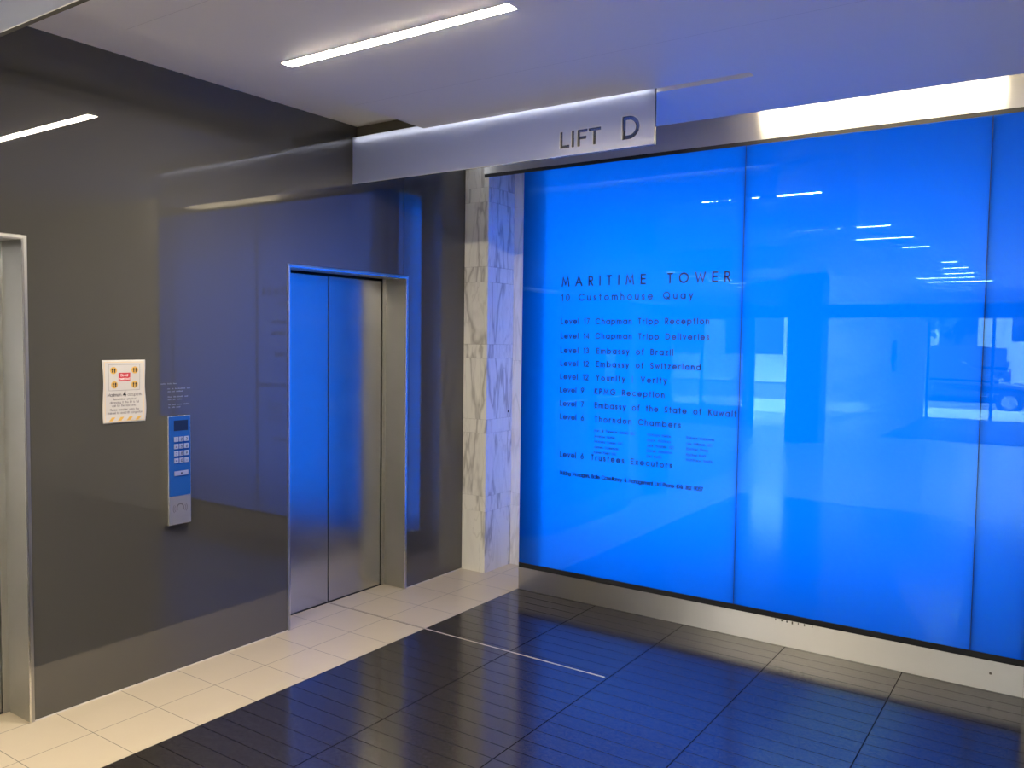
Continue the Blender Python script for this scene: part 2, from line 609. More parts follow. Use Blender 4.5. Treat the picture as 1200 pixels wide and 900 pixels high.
def ribbon(pts, w):
    """quads along a polyline with mitred joints, as (verts, faces) in 2-D"""
    P = []
    for p in pts:
        if not P or math.dist(P[-1], p) > 1e-5: P.append(p)
    closed = len(P) > 3 and math.dist(P[0], P[-1]) < 1e-4
    n = len(P)
    V_, F_ = [], []
    for i in range(n):
        a = P[i - 1] if i > 0 else (P[-2] if closed else None)
        b = P[i + 1] if i < n - 1 else (P[1] if closed else None)
        d1 = ((P[i][0] - a[0]), (P[i][1] - a[1])) if a else None
        d2 = ((b[0] - P[i][0]), (b[1] - P[i][1])) if b else None
        nn = []
        for d in (d1, d2):
            if d:
                L = math.hypot(*d)
                nn.append((-d[1] / L, d[0] / L))
        if len(nn) == 2:
            mx, my = nn[0][0] + nn[1][0], nn[0][1] + nn[1][1]
            L = math.hypot(mx, my) or 1e-6
            mx, my = mx / L, my / L
            k = 1 / max(.42, mx * nn[0][0] + my * nn[0][1])
            mx, my = mx * k, my * k
        else:
            mx, my = nn[0]
        e = [0, 0]
        if not closed and i in (0, n - 1):
            d = d2 if i == 0 else d1
            L = math.hypot(*d)
            s = -1 if i == 0 else 1
            e = [s * d[0] / L * w * .5, s * d[1] / L * w * .5]
        V_.append((P[i][0] + mx * w / 2 + e[0], P[i][1] + my * w / 2 + e[1]))
        V_.append((P[i][0] - mx * w / 2 + e[0], P[i][1] - my * w / 2 + e[1]))
    for i in range(n - 1):
        F_.append((2 * i, 2 * i + 1, 2 * i + 3, 2 * i + 2))
    return V_, F_


def text_shape(txt, cap, x0, x1=None, weight=.13, track=.22, space=.55, align='l'):
    """lettering laid out from x0; when x1 is given the tracking is set so that it ends there"""
    widths = [(space if c == ' ' else G[c][1]) for c in txt]
    gaps = len(txt) - 1
    base = sum(widths)
    if x1 is not None:
        track = ((x1 - x0) / cap - base) / gaps
    tot = (base + track * gaps) * cap
    if align == 'c': x0 = x0 - tot / 2
    V_, F_ = [], []
    x = x0
    for c, wd_ in zip(txt, widths):
        if c != ' ':
            for st in G[c][0]:
                v, f = ribbon(st, weight)
                n = len(V_)
                V_ += [(x + p[0] * cap, p[1] * cap) for p in v]
                F_ += [tuple(i + n for i in q) for q in f]
        x += (wd_ + track) * cap
    return V_, F_


def letters(name, mat, shape, place, parent, thick=None):
    """shape (2-D) put on a surface by place(u, v) -> xyz"""
    v, f = shape
    mb = MB()
    mb.add([place(*p) for p in v], f)
    return mb.build(name, mat, parent, fix=False)


# ================================================================== SETTING
# ---- floors
f1 = MB()
f1.box(.596, 5.6, .08, 5.03, -.05, 0)
struct(f1.build('floor', M['floor']), 'dark speckled stone floor with fine grooves', 'floor')
f2 = MB()
f2.box(-.29, .596, -1.6, 5.03, -.05, 0)
struct(f2.build('floor_border', M['tile']), 'two rows of cream square tiles running along the lift wall', 'floor')
f3 = MB()
f3.box(-4.2, .596, -7.3, -1.6, -.05, 0)
f3.box(.1, .596, -12.2, -7.3, -.05, 0)
struct(f3.build('floor_tiles', M['tile']), 'cream tiled floor of the side lobby and entrance passage', 'floor')
f4 = MB()
f4.box(.596, 5.6, -12.2, .08, -.05, 0)
struct(f4.build('floor_pale', M['paletile']), 'pale stone floor of the daylit front lobby, mirrored low in the blue glass', 'floor')
t1 = MB()
t1.box(.598, 1.748, 3.560, 3.568, -.01, .0012)
t1.box(-.19, .598, 3.557, 3.5595, -.01, .0006, 1)
t1.box(-.19, .598, 3.5685, 3.571, -.01, .0006, 1)
t1.box(-.19, .598, 3.5595, 3.5685, -.01, .0008, 2)
struct(t1.build('trim_1', [M['strip'], M['olive'], M['tile']]), 'thin metal strip set in the floor running out from the lift door', 'floor trim')

# ---- the dark glass wall with two lift openings
YL0, YL1, YA, YB, ZT, YE = .732, 1.699, 3.095, 4.062, 2.0373, 4.67
g = .0015
ZW = 3.0
def wall_piece(y0, y1, z0, z1, ya, yb, za, label):
    o = MB().box(-.012, 0, y0 + g, y1 - g, z0, z1).build('wall_left', M['wall'])
    struct(o, label, 'wall')
    MB().box(-.30, -.0125, ya, yb, za, ZW).build('wall_core', M['black'], o)
    return o
wall_piece(-1.6, YL0, .004, ZW, -1.6, YL0 - .02, 0, 'dark glass wall left of the far left lift')
wall_piece(YL0 - g * 2, YL1 + .003, ZT + .016, ZW, YL0 - .02, YL1 + .02, ZT + .02, 'dark glass panel above the far left lift door')
WL = wall_piece(YL1, YA, .004, ZW, YL1 + .02, YA - .02, 0, 'glossy dark grey glass wall carrying the notice and the keypad')
wall_piece(YA - g * 2, 4.030, ZT + .016, ZW, YA - .02, 4.030, ZT + .02, 'dark glass panel above the blue reflecting lift door')
wall_piece(4.030, YB + g * 2, ZT + .016, ZW, 4.030, YB + .02, ZT + .02, 'narrow dark glass piece above the door corner')
wall_piece(YB, YE, .004, ZW, YB + .02, YE, 0, 'dark glass wall between the lift door and the marble pillar')
bk = MB()
bk.box(-.30, .0015, YE + .001, 5.03, 0, 3.06)
bk.box(-.35, -.30, -1.6, 5.03, 0, 3.06)
struct(bk.build('wall_shaft', M['black']), 'unlit wall of the lift shafts behind the dark glass', 'wall')
# pale line of sealant where the wall meets the tiles
sk = MB()
for a, b in ((-1.6, YL0), (YL1, YA), (YB, YE)): sk.box(-.01, .003, a + .002, b - .002, 0, .005)
struct(sk.build('trim_2', M['plaster']), 'pale bead along the foot of the dark glass wall', 'floor trim')


def etched():
    mb = MB()
    rows = [(1.4135, 2.315, [.03, .025, .022]), (1.389, 2.350, [.018, .012, .01, .045, .02]), (1.3755, 2.350, [.02, .016, .04]), (1.350, 2.351, [.026, .014, .036, .02]),
            (1.337, 2.351, [.022, .018, .03]), (1.312, 2.354, [.016, .02, .03, .035]), (1.299, 2.354, [.012, .02, .024])]
    for z, y, words in rows:
        for wl in words:
            n = max(2, int(wl / .0046))
            for k in range(n):
                yy = y + k * .0046
                h = random.choice((.0045, .0045, .0062))
                mb.add([(.0006, yy, z), (.0006, yy + .0034, z), (.0006, yy + .0034, z + h), (.0006, yy, z + h)], [(0, 1, 2, 3)])
            y += wl + .005
    o = mb.build('etched_lettering', M['etch'], WL, fix=False)
    o['label'] = 'faint pale lines of etched lettering above the keypad'
etched()


def lift_door(y0, y1, label):
    t = empty('lift_door', (-.1, (y0 + y1) / 2, 0), label, 'lift door')
    oy = (y0 + y1) / 2
    def P(mb, name, mat, bevel=0):
        mb.v = [(a + .1, b - oy, c) for a, b, c in mb.v]
        return mb.build(name, mat, t, bevel)
    seam = oy - .015 if y0 > 2 else oy
    xd = -.19
    for a, b in ((y0 - .02, seam - .0035), (seam + .0035, y1 - .022)):
        P(MB().box(xd - .03, xd, a, b, .006, ZT - .016), 'door_leaf', M['steel_door'], .002)
    P(MB().box(xd - .05, xd - .032, y0 - .02, y1 + .019, 0, ZT + .018), 'door_backing', M['black'])
    fr = .014
    P(MB().box(xd + .006, .004, y1 - .004, y1 + fr, .001, ZT + fr), 'jamb', M['steel_jamb'])
    P(MB().box(xd + .006, .004, y0 - fr, y0 + .001, .001, ZT + fr), 'jamb', M['steel_jamb'])
    P(MB().box(xd + .006, .004, y0 + .001, y1 - .004, ZT - .001, ZT + fr), 'door_head', M['steel_jamb'])
    e = MB()
    e.box(.0025, .0062, y1 - .0065, y1 + .0005, .001, ZT + .003)
    e.box(.0025, .0062, y0 - .003, y0 + .003, .001, ZT + .003)
    e.box(.0025, .0062, y0 + .003, y1 - .0065, ZT - .004, ZT + .003)
    P(e, 'edge_trim', M['steel_bright'])
    P(MB().box(xd - .02, xd + .004, y0, y1 - .004, 0, .004), 'door_sill', M['black'])
    # shadow gap beside the leaf and the small landing bracket
    P(MB().box(xd + .006, xd + .012, y1 - .030, y1 - .004, .004, ZT - .002), 'door_stop', M['steel_jamb'])
    P(MB().box(xd + .012, xd + .022, y1 - .0075, y1 - .0042, 1.86, 1.99), 'guide_plate', M['steel_bright'])
    return t

lift_door(YA, YB, 'brushed steel two-leaf lift door reflecting blue beside the marble pillar')
lift_door(YL0, YL1, 'brushed steel lift door at the far left edge, mostly cut off')

# ---- marble pillar and the pale return behind it
pm = MB()
zs = [0, .436, .545, .99, 1.088, 1.517, 1.615, 2.048, 2.155, 2.60, 2.70, 3.0]
for a, b in zip(zs, zs[1:]):
    pm.box(.002, .2056, YE, 4.988, a + .0008, b - .0006)
PIL = struct(pm.build('pillar', M['marble']), 'white marble pillar with grey veins between lift wall and blue glass', 'pillar')
kh = MB()
kh.tube([(.2050, 4.94, 1.131), (.2075, 4.94, 1.131)], .008, 16)
kh.build('keyhole', M['black'], PIL)
rw = MB()
rw.box(.0, .60, 5.031, 5.04, 0, 3.06)
for a, b in zip([0, .44, .53, 1.5, 2.6], [.44, .53, 1.5, 2.6, 3.0]):
    rw.box(.0, .60, 4.99, 5.03, a + .0006, b - .0006)
struct(rw.build('wall_return', M['marble_plain']), 'narrow pale stone strip seen between the pillar and the blue glass', 'wall')

# ---- ceiling: floating panels with shadow gaps
ZC, ZU = 2.808, 2.903
c = MB()
c.box(-.3, 5.6, -1.6, 4.20, ZU, ZU + .06)
struct(c.build('ceiling', M['ceil2']), 'upper ceiling seen in the gap along the lift wall', 'ceiling')
s1 = MB()
s1.box(.567, 5.6, -1.6, 3.553, ZC, ZC + .05)
s1.box(2.392, 5.6, 3.553, 3.612, ZC, ZC + .05)
struct(s1.build('ceiling_panel', M['ceil']), 'pale floating ceiling panel holding the bright strip light', 'ceiling')
s2 = MB()
s2.box(.0, 5.6, 3.612, 4.174, ZC, ZC + .05)
s2.box(.0, 5.6, 3.62, 4.17, ZC + .05, ZU - .001)
struct(s2.build('ceiling_bulkhead', M['ceil2']), 'ceiling panel tinted blue between the hanging sign and the steel header', 'ceiling')
s3 = MB()
s3.box(-.3, 5.6, -12.2, -1.601, ZC, ZC + .1)
s3.box(-.0, 5.6, -1.63, -1.601, ZC + .1, ZU + .06)
s3.box(-4.2, -.3, -7.3, -1.6, ZC, ZC + .1)
struct(s3.build('ceiling_near', M['ceil_warmlight']), 'pale ceiling of the far lobby, mirrored in the blue glass', 'ceiling')
nb = MB()
nb.box(.0, .567, 3.6105, 3.6118, ZC, ZU)  # dark strip added to offset the slot light on this face
struct(nb.build('notch_shade', M['olive']), 'dark strip painting shade onto the ceiling notch above the left end of the sign', 'painted shade')
cv = MB()
cv.box(-.0, 5.6, 4.174, 5.03, 3.06, 3.10)
cv.box(.60, 5.6, 4.98, 5.03, 0, 3.06)
cv.box(-.0, 5.6, 4.160, 4.174, ZU, 3.10)
struct(cv.build('ceiling_cove', M['ceil2']), 'hidden cove ceiling above the steel header', 'ceiling')

# ---- blue wall: header, base, gaps
XB, XE = .596, 3.455
h = MB()
h.box(.277, XE, D, D + .012, 2.752, 3.06)
struct(h.build('trim_4', M['steel_h']), 'brushed steel header band above the blue glass', 'wall trim')
b = MB()
b.box(XB, XE, D, D + .012, 0, .1455)
BS = struct(b.build('baseboard_back', M['steel_h']), 'brushed steel kickplate under the blue glass', 'baseboard')
st = MB()
for k in range(7):
    xx = 2.29 + k * .032 + random.uniform(-.006, .006)
    st.box(xx, xx + random.uniform(.004, .012), D - .0012, D, .128 + random.uniform(0, .008), .1445, k % 2)
st.tube([(3.32, D - .0015, .085), (3.32, D + .001, .085)], .006, 10, 1)
st.build('residue_marks', [M['steel_bright'], M['olive']], BS)
gp = MB()
gp.box(XB, XE, D + .001, D + .0118, .1458, .1784)  # black strip fills the gap, standing in for its shade
gp.box(.277, XE, D + .001, D + .0118, 2.730, 2.7518)
struct(gp.build('gap_shade', M['black']), 'black strips painting in the shade of the gaps above and below the blue glass', 'wall trim')
wb = MB()
wb.box(5.6, 5.65, -2.6, 5.03, 0, 3.1)
wb.box(5.6, 5.65, -12.2, -2.6, 0, .3)
wb.box(5.6, 5.65, -12.2, -2.6, 2.7, 3.1)
me_ = MB()
for a, b_ in zip((XE + .001, 4.0, 4.6, 5.1), (4.0, 4.6, 5.1, 5.6)):
    for c_, d_ in ((0, 1.2), (1.2, 2.3), (2.3, 3.06)): me_.box(a + .0006, b_ - .0006, D, D + .05, c_ + .0006, d_ - .0006)
struct(me_.build('wall_back', M['marble']), 'marble wall continuing right of the blue glass, out of the picture', 'wall')
struct(wb.build('wall_right', M['plaster']), 'pale plain wall on the right outside the picture', 'wall')

# ---- light box behind the glass
lb = empty('light_box', ((XB + XE) / 2, 4.7, .15), 'illuminated box behind the blue directory glass', 'light box')
bx = MB()
o_ = (XB + XE) / 2
def LB(mb, name, mat):
    mb.v = [(a - o_, q - 4.7, z - .15) for a, q, z in mb.v]
    return mb.build(name, mat, lb)
bx.box(XB, XE, 4.90, 4.915, .15, 2.75)
bx.box(XB, XE, D + .0125, 4.90, .15, .165)
bx.box(XB, XE, D + .0125, 4.90, 2.735, 2.75)
bx.box(XE - .015, XE, D + .0125, 4.90, .165, 2.735)
LB(bx, 'box_shell', M['white_in'])
sp_ = LB(MB().box(XB, XB + .006, D + .0125, 4.90, .1655, 2.7345), 'side_pane', [M['blueglass'], M['clear']])
for p_ in sp_.data.polygons: p_.material_index = 0 if p_.normal.x < -.5 else 1
lampmb = MB()
lampmb.box(.95, 2.15, 4.87, 4.88, .38, 2.48)
lampmb.box(2.15, 3.33, 4.872, 4.88, .38, 2.48, 1)
LB(lampmb, 'lamp_board', [M['panel_lamp'], M['panel_lamp_dim']])
LB(MB().tube([(.665, 4.84, .24), (.665, 4.84, 2.66)], .016, 12), 'side_fill_tube', M['side_fill'])  # added tube that strengthens the blue light on the pillar
LB(MB().box(.603, .73, 4.63, 4.64, .17, 2.73), 'baffle', M['white_in'])  # added to keep the side tube's light off the front pane

# ---- the three blue panes and the directory
J1, J2 = 2.0552, 3.2297
def pane(x0, x1, label):
    t = empty('blue_glass_panel', ((x0 + x1) / 2, D, .18), label, 'glass panel', 'panes of the blue directory wall')
    m = MB().box(x0, x1, D, D + .010, .1787, 2.7297)
    m.v = [(a - (x0 + x1) / 2, q - D, z - .18) for a, q, z in m.v]
    o = m.build('pane', [M['blueglass'], M['clear'], M['navy']], t)
    for p_ in o.data.polygons: p_.material_index = 0 if p_.normal.y < -.5 else 1 if p_.normal.y > .5 else 2
    return t
GP = .0016
P1 = pane(XB + .001, J1 - GP, 'glowing blue glass pane carrying the tower directory lettering')
P2 = pane(J1 + GP, J2 - GP, 'glowing blue glass pane without lettering, showing a car reflected')
P3 = pane(J2 + GP, XE, 'glowing blue glass pane at the right edge of the picture')
del P1['group'], P2['group'], P3['group']
jm = MB()
for xx in (J1, J2): jm.box(xx - GP, xx + GP, D + .0015, D + .0098, .1787, 2.7297)
for xx in (J1, J2): jm.box(xx - .003, xx + .003, D + .0105, D + .022, .1787, 2.7297)
struct(jm.build('trim_6', M['navy']), 'thin dark vertical joints between the blue panes', 'wall trim')

px = (XB + .001 + J1 - GP) / 2
def onpane(u, v): return (u - px, -.0008, v - .18)
CAP = .0315
LINES = [
 ('MARITIME', .898, 1.468, 1.993, .053, .19), ('TOWER', 1.613, 1.982, 1.9935, .052, .19),
 ('10 Customhouse Quay', .896, 1.768, 1.901, .038, .19),
 ('Level 17', .896, 1.096, 1.756, CAP, .21), ('Chapman Tripp Reception', 1.143, 1.868, 1.755, CAP, .22),
 ('Level 14', .896, 1.096, 1.664, CAP, .21), ('Chapman Tripp Deliveries', 1.143, 1.871, 1.665, CAP, .22),
 ('Level 13', .896, 1.096, 1.573, CAP, .21), ('Embassy of Brazil', 1.153, 1.654, 1.573, CAP, .22),
 ('Level 12', .896, 1.096, 1.491, CAP, .21), ('Embassy of Switzerland', 1.152, 1.824, 1.492, CAP, .22),
 ('Level 12', .896, 1.096, 1.407, CAP, .21), ('Younity', 1.154, 1.348, 1.407, CAP, .22), ('| ', 1.399, 1.42, 1.407, CAP, .12), ('Verity', 1.456, 1.619, 1.407, CAP, .22),
 ('Level 9', .896, 1.066, 1.323, CAP, .21), ('KPMG Reception', 1.145, 1.606, 1.323, CAP, .22),
 ('Level 7', .896, 1.066, 1.237, CAP, .21), ('Embassy of the State of Kuwait', 1.147, 2.041, 1.237, CAP, .22),
 ('Level 6', .899, 1.069, 1.152, CAP, .21), ('Thorndon Chambers', 1.148, 1.712, 1.152, CAP, .22),
 ('Level 6', .903, 1.072, .912, CAP, .21), ('Trustees Executors', 1.128, 1.664, .911, CAP, .22),
 ('Building Managers, Bolte Consultancy & Management Ltd Phone (04) 382 9057', .906, 1.858, .797, .0215, .24),
]
NAMES = [
 [('Hon Sir Terence Arnold QC', 1.423, 1.088), ('Andrew Butler', 1.291, 1.052), ('Victoria Casey QC', 1.343, 1.020), ('James Coleman', 1.314, .986), ('Karen Feint QC', 1.302, .953)],
 [('Victoria Heine', 1.654, 1.089), ('Mark Holmes', 1.653, 1.057), ('Jack Hodder QC', 1.676, 1.025), ('Derek Johnston', 1.664, .994), ('Del Keith', 1.598, .961)],
 [('Robert Osborne', 1.918, 1.090), ('Les Millard QC', 1.907, 1.057), ('Rachel Pinny', 1.885, 1.026), ('Rachel Roff', 1.870, .992), ('Matthew Smith', 1.910, .963)],
]
for k, colx in enumerate((1.147, 1.503, 1.752)):
    for nm, x1, z in NAMES[k]:
        LINES.append((nm, colx, x1, z, .0145, .2))
for txt, x0, x1, z, cap, wt in LINES:
    if txt.strip() == '|': x1 = x0 + .02
    letters('lettering', M['navy'], text_shape(txt, cap, x0, x1, wt), lambda u, v, z=z: onpane(u, v + z), P1)


# ---- hanging frosted signs
def outline(kind, x, z, hgt, wdt, s):
    """closed outlines of block letters"""
    if kind == 'L': return [[(x, z), (x + wdt, z), (x + wdt, z + s), (x + s, z + s), (x + s, z + hgt), (x, z + hgt)]]
    if kind == 'I': return [[(x, z), (x + s, z), (x + s, z + hgt), (x, z + hgt)]]
    if kind == 'F':
        m = z + hgt * .50
        return [[(x, z), (x + s, z), (x + s, m - s / 2), (x + wdt * .88, m - s / 2), (x + wdt * .88, m + s / 2), (x + s, m + s / 2), (x + s, z + hgt - s), (x + wdt, z + hgt - s), (x + wdt, z + hgt), (x, z + hgt)]]
    if kind == 'T':
        c_ = x + wdt / 2
        return [[(c_ - s / 2, z), (c_ + s / 2, z), (c_ + s / 2, z + hgt - s), (x + wdt, z + hgt - s), (x + wdt, z + hgt), (x, z + hgt), (x, z + hgt - s), (c_ - s / 2, z + hgt - s)]]
    if kind == 'D':
        def d(o):
            r = wdt * .62 - o
            xx, zz, hh = x + o, z + o, hgt - 2 * o
            return [(xx, zz)] + [(x + wdt * .38 + (wdt * .62 - o) * math.cos(math.radians(a)), z + hgt / 2 + hh / 2 * math.sin(math.radians(a))) for a in range(-90, 91, 10)] + [(xx, zz + hh)]
        return [d(0), d(s)]
    if kind in 'BC':
        if kind == 'C':
            oc = [(x + wdt / 2 + wdt / 2 * math.cos(math.radians(a)), z + hgt / 2 + hgt / 2 * math.sin(math.radians(a))) for a in range(40, 321, 10)]
            ic = [(x + wdt / 2 + (wdt / 2 - s) * math.cos(math.radians(a)), z + hgt / 2 + (hgt / 2 - s) * math.sin(math.radians(a))) for a in range(320, 39, -10)]
            return [oc + ic]
        res = []
        h2 = hgt / 2
        r1 = [(x, z)] + [(x + wdt * .5 + wdt * .5 * math.cos(math.radians(a)), z + h2 / 2 + h2 / 2 * math.sin(math.radians(a))) for a in range(-90, 61, 10)]
        r1 += [(x + wdt * .46 + wdt * .46 * math.cos(math.radians(a)), z + h2 * 1.5 + h2 / 2 * math.sin(math.radians(a))) for a in range(-60, 91, 10)] + [(x, z + hgt)]
        res.append(r1)
        for zz in (z, z + h2):
            k = .5 if zz == z else .46
            a0, a1 = zz + (s if zz == z else s * .5), zz + h2 - (s * .5 if zz == z else s)
            mid, hr = (a0 + a1) / 2, (a1 - a0) / 2
            res.append([(x + s, a0)] + [(x + wdt * k + (wdt * k - s) * math.cos(math.radians(a)), mid + hr * math.sin(math.radians(a))) for a in range(-90, 91, 15)] + [(x + s, a1)])
        return res
    if kind == 'A':
        c_ = x + wdt / 2
        q = s * 1.1
        return [[(x, z), (x + q, z), (x + wdt * .27, z + hgt * .25), (x + wdt * .73, z + hgt * .25), (x + wdt - q, z), (x + wdt, z), (c_ + q / 2, z + hgt), (c_ - q / 2, z + hgt)],
                [(x + wdt * .33, z + hgt * .38), (x + wdt * .67, z + hgt * .38), (c_, z + hgt * .84)]]


def lift_sign(y, letter, label, x1=1.945):
    t = empty('hanging_sign', (0, y, 2.558), label, 'sign', None)
    outs = [[(.003, 2.558), (x1, 2.562), (x1, 2.836), (.003, 2.832)]]
    for k, x, w_, in (('L', 1.437, .054), ('I', 1.503, .016), ('F', 1.536, .056), ('T', 1.597, .068)):
        outs += outline(k, x, 2.5985, .080, w_, .0145)
    outs += outline(letter, 1.779, 2.6005, .108, .090, .0185)
    cu = bpy.data.curves.new('sign_outline', 'CURVE')
    cu.dimensions = '2D'
    cu.fill_mode = 'BOTH'
    cu.extrude = .0082
    cu.bevel_depth = .0018
    cu.bevel_resolution = 0
    cu.offset = -.0018
    for pl in outs:
        sp = cu.splines.new('POLY')
        sp.points.add(len(pl) - 1)
        for p_, q in zip(sp.points, pl): p_.co = (q[0], q[1] - 2.558, 0, 1)
        sp.use_cyclic_u = True
    tmp = bpy.data.objects.new('tmp', cu)
    COL.objects.link(tmp)
    dg = bpy.context.evaluated_depsgraph_get()
    me = bpy.data.meshes.new_from_object(tmp.evaluated_get(dg))
    bpy.data.objects.remove(tmp)
    me.transform(Matrix.Rotation(math.radians(90), 4, 'X'))
    me.materials.clear()
    me.materials.append(M['frost'])
    me.materials.append(M['acrylic_glint'])
    me.materials.append(M['acrylic_side'])
    for p_ in me.polygons:
        p_.use_smooth = False
        p_.material_index = 0 if abs(p_.normal.y) > .9 else 2 if abs(p_.normal.y) < .3 else 1
    o = bpy.data.objects.new('acrylic_panel', me)
    COL.objects.link(o)
    o.parent = t
    ci = bpy.data.curves.new('letter_outline', 'CURVE')
    ci.dimensions = '2D'
    ci.fill_mode = 'BOTH'
    ci.extrude = .0012
    for pl in outs[1:]:
        sp = ci.splines.new('POLY')
        sp.points.add(len(pl) - 1)
        for p_, q in zip(sp.points, pl): p_.co = (q[0], q[1] - 2.558, 0, 1)
        sp.use_cyclic_u = True
    tmp = bpy.data.objects.new('tmp', ci)
    COL.objects.link(tmp)
    dg = bpy.context.evaluated_depsgraph_get()
    mi = bpy.data.meshes.new_from_object(tmp.evaluated_get(dg))
    bpy.data.objects.remove(tmp)
    mi.transform(Matrix.Rotation(math.radians(90), 4, 'X'))
    mi.transform(Matrix.Translation((0, .006, 0)))
    mi.materials.clear()
    mi.materials.append(M['smoked'])
    io_ = bpy.data.objects.new('letter_inlay', mi)
    COL.objects.link(io_)
    io_.parent = t
    io_['label'] = 'smoky clear letters reading LIFT and a single letter'
    # two slim hangers rising into the slot
    for xx in (.80, 1.75):
        hmb = MB().box(xx, xx + .03, -.003, .003, .27, .345)
        hmb.build('hanger', M['steel_jamb'], t)
    return t

lift_sign(3.580, 'D', 'frosted hanging sign lettered for lift D below the ceiling')
lift_sign(1.249, 'C', 'frosted hanging sign cut off by the top left corner of the picture')
lift_sign(-1.08, 'B', 'frosted hanging sign lettered for lift B, seen only as a faint reflection')

sl = empty('slot_light', (1.2, 3.601, 2.824), 'slim light strip hidden in the ceiling slot above the lift D sign', 'light')
m_ = MB().box(-1.17, .72, -.005, .005, -.004, .0)
m_.build('diffuser', M['slot'], sl)
m_ = MB().box(-1.18, .73, -.006, .006, .0, .002)
m_.build('housing', M['housing'], sl)


# ---- ceiling strip lights
def strip(x0, x1, y, label, group=None, wid=.056, mat='lamp'):
    L = x1 - x0
    t = empty('ceiling_light', ((x0 + x1) / 2, y, ZC), label, 'ceiling light', group)
    mb = MB()
    n = 10
    # shallow curved diffuser with tapered ends
    prof = [(-wid / 2, 0), (-wid * .36, -.003), (0, -.0045), (wid * .36, -.003), (wid / 2, 0)]
    rows = [(-L / 2, .02), (-L / 2 + .03, 1), (L / 2 - .03, 1), (L / 2, .02)]
    vs = [(xx, a, b_ * k - .0005) for xx, k in rows for a, b_ in prof]
    fs = [(i * 5 + j, i * 5 + j + 1, (i + 1) * 5 + j + 1, (i + 1) * 5 + j) for i in range(3) for j in range(4)]
    mb.add(vs, fs)
    mb.build('diffuser', M[mat], t)
    fr_ = MB()
    e = .004
    fr_.box(-L / 2 - e, L / 2 + e, -wid / 2 - e, -wid / 2, -.002, 0)
    fr_.box(-L / 2 - e, L / 2 + e, wid / 2, wid / 2 + e, -.002, 0)
    fr_.box(-L / 2 - e, -L / 2, -wid / 2, wid / 2, -.002, 0)
    fr_.box(L / 2, L / 2 + e, -wid / 2, wid / 2, -.002, 0)
    fr_.build('frame', M['housing'], t)
    return t

strip(.765, 1.930, 2.425, 'long glowing strip light in the ceiling in front of the hanging sign', mat='lamp_front')
strip(.85, 2.05, .29, 'strip light mirrored at the left in the dark wall')
strip(.92, 2.12, -1.78, 'strip light mirrored farther back in the blue glass beside the car')
for x0, x1, y in ((1.98, 2.18, -3.9), (1.88, 2.21, -4.92), (1.76, 2.2, -6.0), (1.22, 2.12, -6.9), (1.25, 2.31, -7.9)):
    strip(x0, x1, y, 'strip light of the far lobby ceiling mirrored above the parked cars', 'strip lights of the far lobby')

for x0, y in ((.9, -.75),):  # extra lamp added to brighten the near lobby
    strip(x0, x0 + 1.2, y, 'extra strip light added as fill between the two nearer ones')

# unseen spots added as warm fill for the tiles and ceiling
for k, (x, y) in enumerate(((1.35, .8), (.80, .0), (.80, -.75), (2.3, -.7), (2.3, -1.9), (2.3, -3.1), (3.9, -.7), (3.9, -1.9))):
    dl = empty('fill_spot', (x, y, ZC), 'added fill spot in the near lobby ceiling, unseen above the top edge of the picture', 'fill_spot', 'added fill spots of the near lobby ceiling')
    rg = MB()
    n = 24
    for i in range(n):
        a0, a1 = 2 * math.pi * i / n, 2 * math.pi * (i + 1) / n
        rg.add([(.05 * math.cos(a0), .05 * math.sin(a0), -.003), (.05 * math.cos(a1), .05 * math.sin(a1), -.003), (.065 * math.cos(a1), .065 * math.sin(a1), 0), (.065 * math.cos(a0), .065 * math.sin(a0), 0)], [(0, 1, 2, 3)])
    rg.build('rim', M['housing'], dl)
    sd_ = bpy.data.lights.new('fill_spot_lamp', 'SPOT')
    sd_.energy = FILL_POWER
    sd_.spot_size = math.radians(105)
    sd_.spot_blend = .6
    sd_.shadow_soft_size = .04
    sd_.color = (1.0, .83, .57)
    so = bpy.data.objects.new('fill_spot_lamp', sd_)
    COL.objects.link(so)
    so.parent = dl
    so.location = (0, 0, -.01)

cl = empty('cove_light', (2.65, 4.34, 2.885), 'fluorescent tube in the cove lighting the steel header', 'light')
m_ = MB()
m_.tube([(-.575, 0, .03), (.62, 0, .03)], .014, 12)
m_.build('tube', M['cove'], cl)
m_ = MB()
m_.box(-.615, -.575, -.02, .02, .0, .05)
m_.box(.62, .66, -.02, .02, .0, .05)
m_.build('end_cap', M['housing'], cl)


